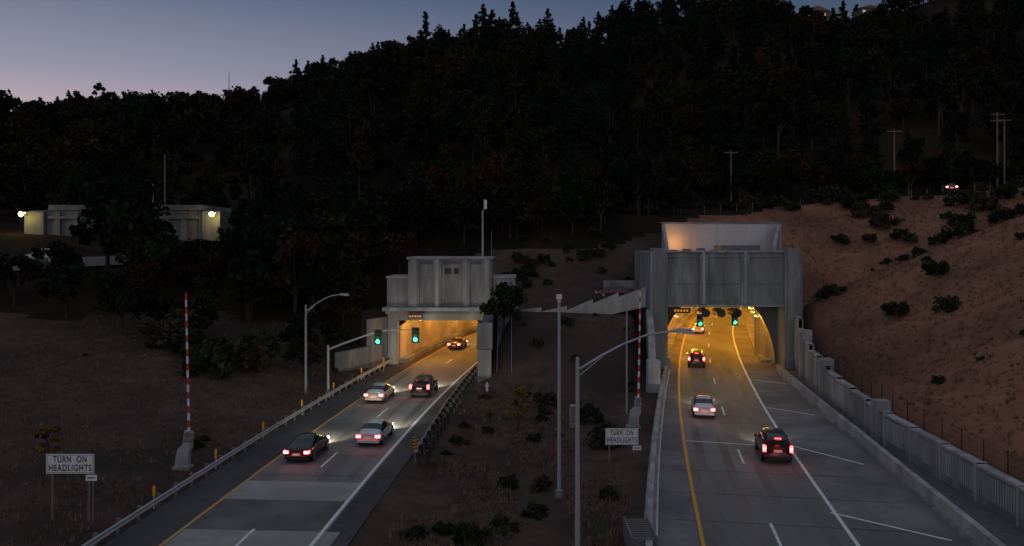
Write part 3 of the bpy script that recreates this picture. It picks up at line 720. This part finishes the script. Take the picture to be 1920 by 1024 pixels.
def car(name,kind,colr,x,y,heading,z=0,lights=True,brake=1.0,metal=.4,head=260):
    paint=plain(name+'_paint',colr,rough=.3,metal=metal,coat=.6); K=KIND['suv' if kind=='pickup' else kind]; st=K['st']
    root=empty(name); root.location=(x,y,z+.02); root.rotation_euler=(0,0,-math.atan(heading) if abs(heading)<5 else heading-10)
    mb=MB(); rings=[]
    for (yy,w,zb,zs,zt,wr) in st:
        if kind=='pickup' and yy<-.9: zt=zs+.04; wr=w*.95
        half=[(w*.8,zb),(w*.98,zb+.1),(w,(zb+zs)*.5),(w*.96,zs),(wr,zt),(wr*.55,zt+.03)]
        rings.append([(a,yy,b) for a,b in half]+[(-a,yy,b) for a,b in half[::-1]])
    m=12; o=[p for r in rings for p in r]
    fs={'p':[],'g':[]}; gl=K['glass']
    for i in range(len(st)-1):
        for j in range(m):
            q=(i*m+j,i*m+(j+1)%m,(i+1)*m+(j+1)%m,(i+1)*m+j)
            side=j in(3,7); top=j in(4,5,6)
            g=(side and i in gl) or (top and i in K['ws'])
            if kind=='pickup' and i<2: g=False
            fs['g' if g else 'p'].append(q)
    back=tuple(range(m)); front=tuple(range((len(st)-1)*m,len(st)*m))[::-1]
    mb.add(o,fs['p']+[back,front],paint,True)
    gi=mb.mid('glass')
    for q in fs['g']: mb.f.append(list(q)); mb.mi.append(gi); mb.sm.append(True)
    body=mb.build('body',parent=root); sb=body.modifiers.new('s','SUBSURF'); sb.levels=1; sb.render_levels=1
    mb=MB(); r=K['wr']
    for yy in(-1.42,1.42):
        for sx in(-1,1): wheel(mb,sx*st[2][1],yy,r)
    rear=st[0][0]; w=st[1][1]; zs=st[1][3]
    tz=zs-.14 if kind=='sedan' else zs-.02
    tl='tail' if lights else 'red'
    for sx in(-1,1):
        a,b=sorted((sx*(w-.36),sx*(w-.02))); 
        if kind!='sedan': a,b=sorted((sx*(w-.2),sx*w))
        mb.box(a,b,rear-.03,rear+.22,tz-.1-(.12 if kind!='sedan' else 0),tz+.08+(.1 if kind!='sedan' else 0),tl)
        if lights: mb.box(a+.04,b-.04,rear-.04,rear-.03,tz-.06,tz+.05,'tailw')
        a,b=sorted((sx*.5,sx*.76)); mb.box(a,b,st[-1][0]-.12,st[-1][0]+.01,.56,.7,'head' if lights else 'wht')
        a,b=sorted((sx*w,sx*(w+.17))); mb.box(a,b,.72,.86,st[5][3],st[5][3]+.15,paint)
    mb.box(-.26,.26,rear-.05,rear,tz-.22,tz-.08,'wht'); mb.box(-.78,.78,rear-.06,rear+.1,.32,.47,'black' if kind!='sedan' else paint)
    mb.box(-.5,.5,rear+.02,rear+.05,.25,.32,'black')
    if kind=='suv':
        mb.prism([(-.56,1.14),(.56,1.14),(.5,1.55),(-.5,1.55)],rear-.02,rear+.06,'glass'); mb.box(-.2,.2,rear,rear+.08,1.66,1.7,tl)
    if kind=='pickup':
        mb.box(-.72,.72,-2.2,-1.0,1.02,1.13,'black'); mb.box(-.62,.62,-.98,-.9,1.14,1.6,'glass')
    mb.build('fittings',parent=root)
    if lights:
        l=light('headlamp','SPOT',(0,st[-1][0]+.15,.68),head*2,(1,.84,.6),root,.1,spot_size=math.radians(95),spot_blend=1.0)
        l.rotation_euler=(math.radians(81),0,0)
        light('tail_glow','POINT',(0,rear-.4,tz),1.8*brake,(1,.1,.05),root,.2)
    return root
def put(name,kind,colr,c,y,off,**k):
    return car(name,kind,colr,float(c(y))+off,y,slope(c,y),**k)
put('hatchback_car','sedan',(.03,.03,.035),cL,53.8,-1.8,brake=2,head=700)
put('sedan_car','sedan',(.75,.75,.73),cL,58.0,1.75,head=900)
put('sedan_car','sedan',(.7,.68,.65),cL,73.2,-1.75,head=900)
put('pickup_truck','pickup',(.025,.025,.028),cL,75.8,1.75,brake=2,head=900)
put('sedan_car','sedan',(.12,.02,.02),cL,109,-1.7)
put('suv_car','suv',(.03,.03,.032),cR,53.6,2.15,brake=2,head=350)
put('sedan_car','sedan',(.78,.78,.77),cR,67.0,-1.75,head=350)
put('suv_car','suv',(.05,.05,.05),cR,93.6,-1.7,brake=1.5)
put('sedan_car','sedan',(.6,.6,.6),cR,128,-1.8)
car('parked_car','sedan',(.1,.015,.015),12.4,96.9,10+math.pi/2,z=7.7,lights=False)
car('sedan_car','sedan',(.05,.05,.05),71,129.5,10-math.pi/2+1.15,z=HN(71,129.5)+.35,head=5,brake=6)
car('parked_van','suv',(.4,.4,.4),-61,104,10+math.pi/2,z=float(H(-61,104))+.4,lights=False)
light('court_lamp','POINT',(21.9,105.9,14.3),130,(1,.42,.12),portal_r,.3)

# ------------------------------------------------------------------ dusk sky
w=bpy.data.worlds.new('World'); scene.world=w; w.use_nodes=True; nt=w.node_tree; N=nt.nodes; L=nt.links
bg=N['Background']; tc=N.new('ShaderNodeTexCoord'); sp=N.new('ShaderNodeSeparateXYZ'); L.new(tc.outputs['Generated'],sp.inputs['Vector'])
def ramp(els):
    r=N.new('ShaderNodeValToRGB'); e=r.color_ramp.elements
    while len(e)<len(els): e.new(.5)
    for i,(p,c) in enumerate(els): e[i].position=p; e[i].color=(*c,1)
    L.new(sp.outputs['Z'],r.inputs['Fac']); return r
def azi(v,a,b):
    dp=N.new('ShaderNodeVectorMath'); dp.operation='DOT_PRODUCT'; L.new(tc.outputs['Generated'],dp.inputs[0]); dp.inputs[1].default_value=v
    mr=N.new('ShaderNodeMapRange'); mr.inputs['From Min'].default_value=a; mr.inputs['From Max'].default_value=b; L.new(dp.outputs['Value'],mr.inputs['Value']); return mr.outputs['Result']
def mix(f,a,b):
    mx=N.new('ShaderNodeMix'); mx.data_type='RGBA'; L.new(f,mx.inputs['Factor']); L.new(a,mx.inputs['A']); L.new(b,mx.inputs['B']); return mx.outputs['Result']
Z=[(.38,(.085,.112,.18)),(.6,(.17,.19,.25)),(1,(.19,.21,.27))]
r1=ramp([(0,(.60,.42,.40)),(.13,(.55,.42,.45)),(.19,(.30,.29,.38)),(.29,(.115,.155,.255))]+Z)
r2=ramp([(0,(.16,.14,.18)),(.17,(.125,.145,.205)),(.29,(.055,.083,.145))]+Z)
r3=ramp([(0,(.41,.38,.43)),(.2,(.39,.385,.44)),(.5,(.28,.295,.36)),(1,(.19,.21,.27))])
c=mix(azi((-.64,.77,0),.55,.97),r2.outputs['Color'],r1.outputs['Color'])
c=mix(azi((-.2,-.98,0),.1,.8),c,r3.outputs['Color'])
L.new(c,bg.inputs['Color']); bg.inputs['Strength'].default_value=1.0

# ------------------------------------------------------------------ camera
cam=bpy.data.cameras.new('camera'); co=bpy.data.objects.new('camera',cam); COL.objects.link(co); scene.camera=co
co.location=(0,0,14.2); co.rotation_euler=(math.radians(90),0,0)
cam.lens=28.125; cam.sensor_width=36; cam.shift_y=-55/1920; cam.clip_end=6000; cam.clip_start=.2
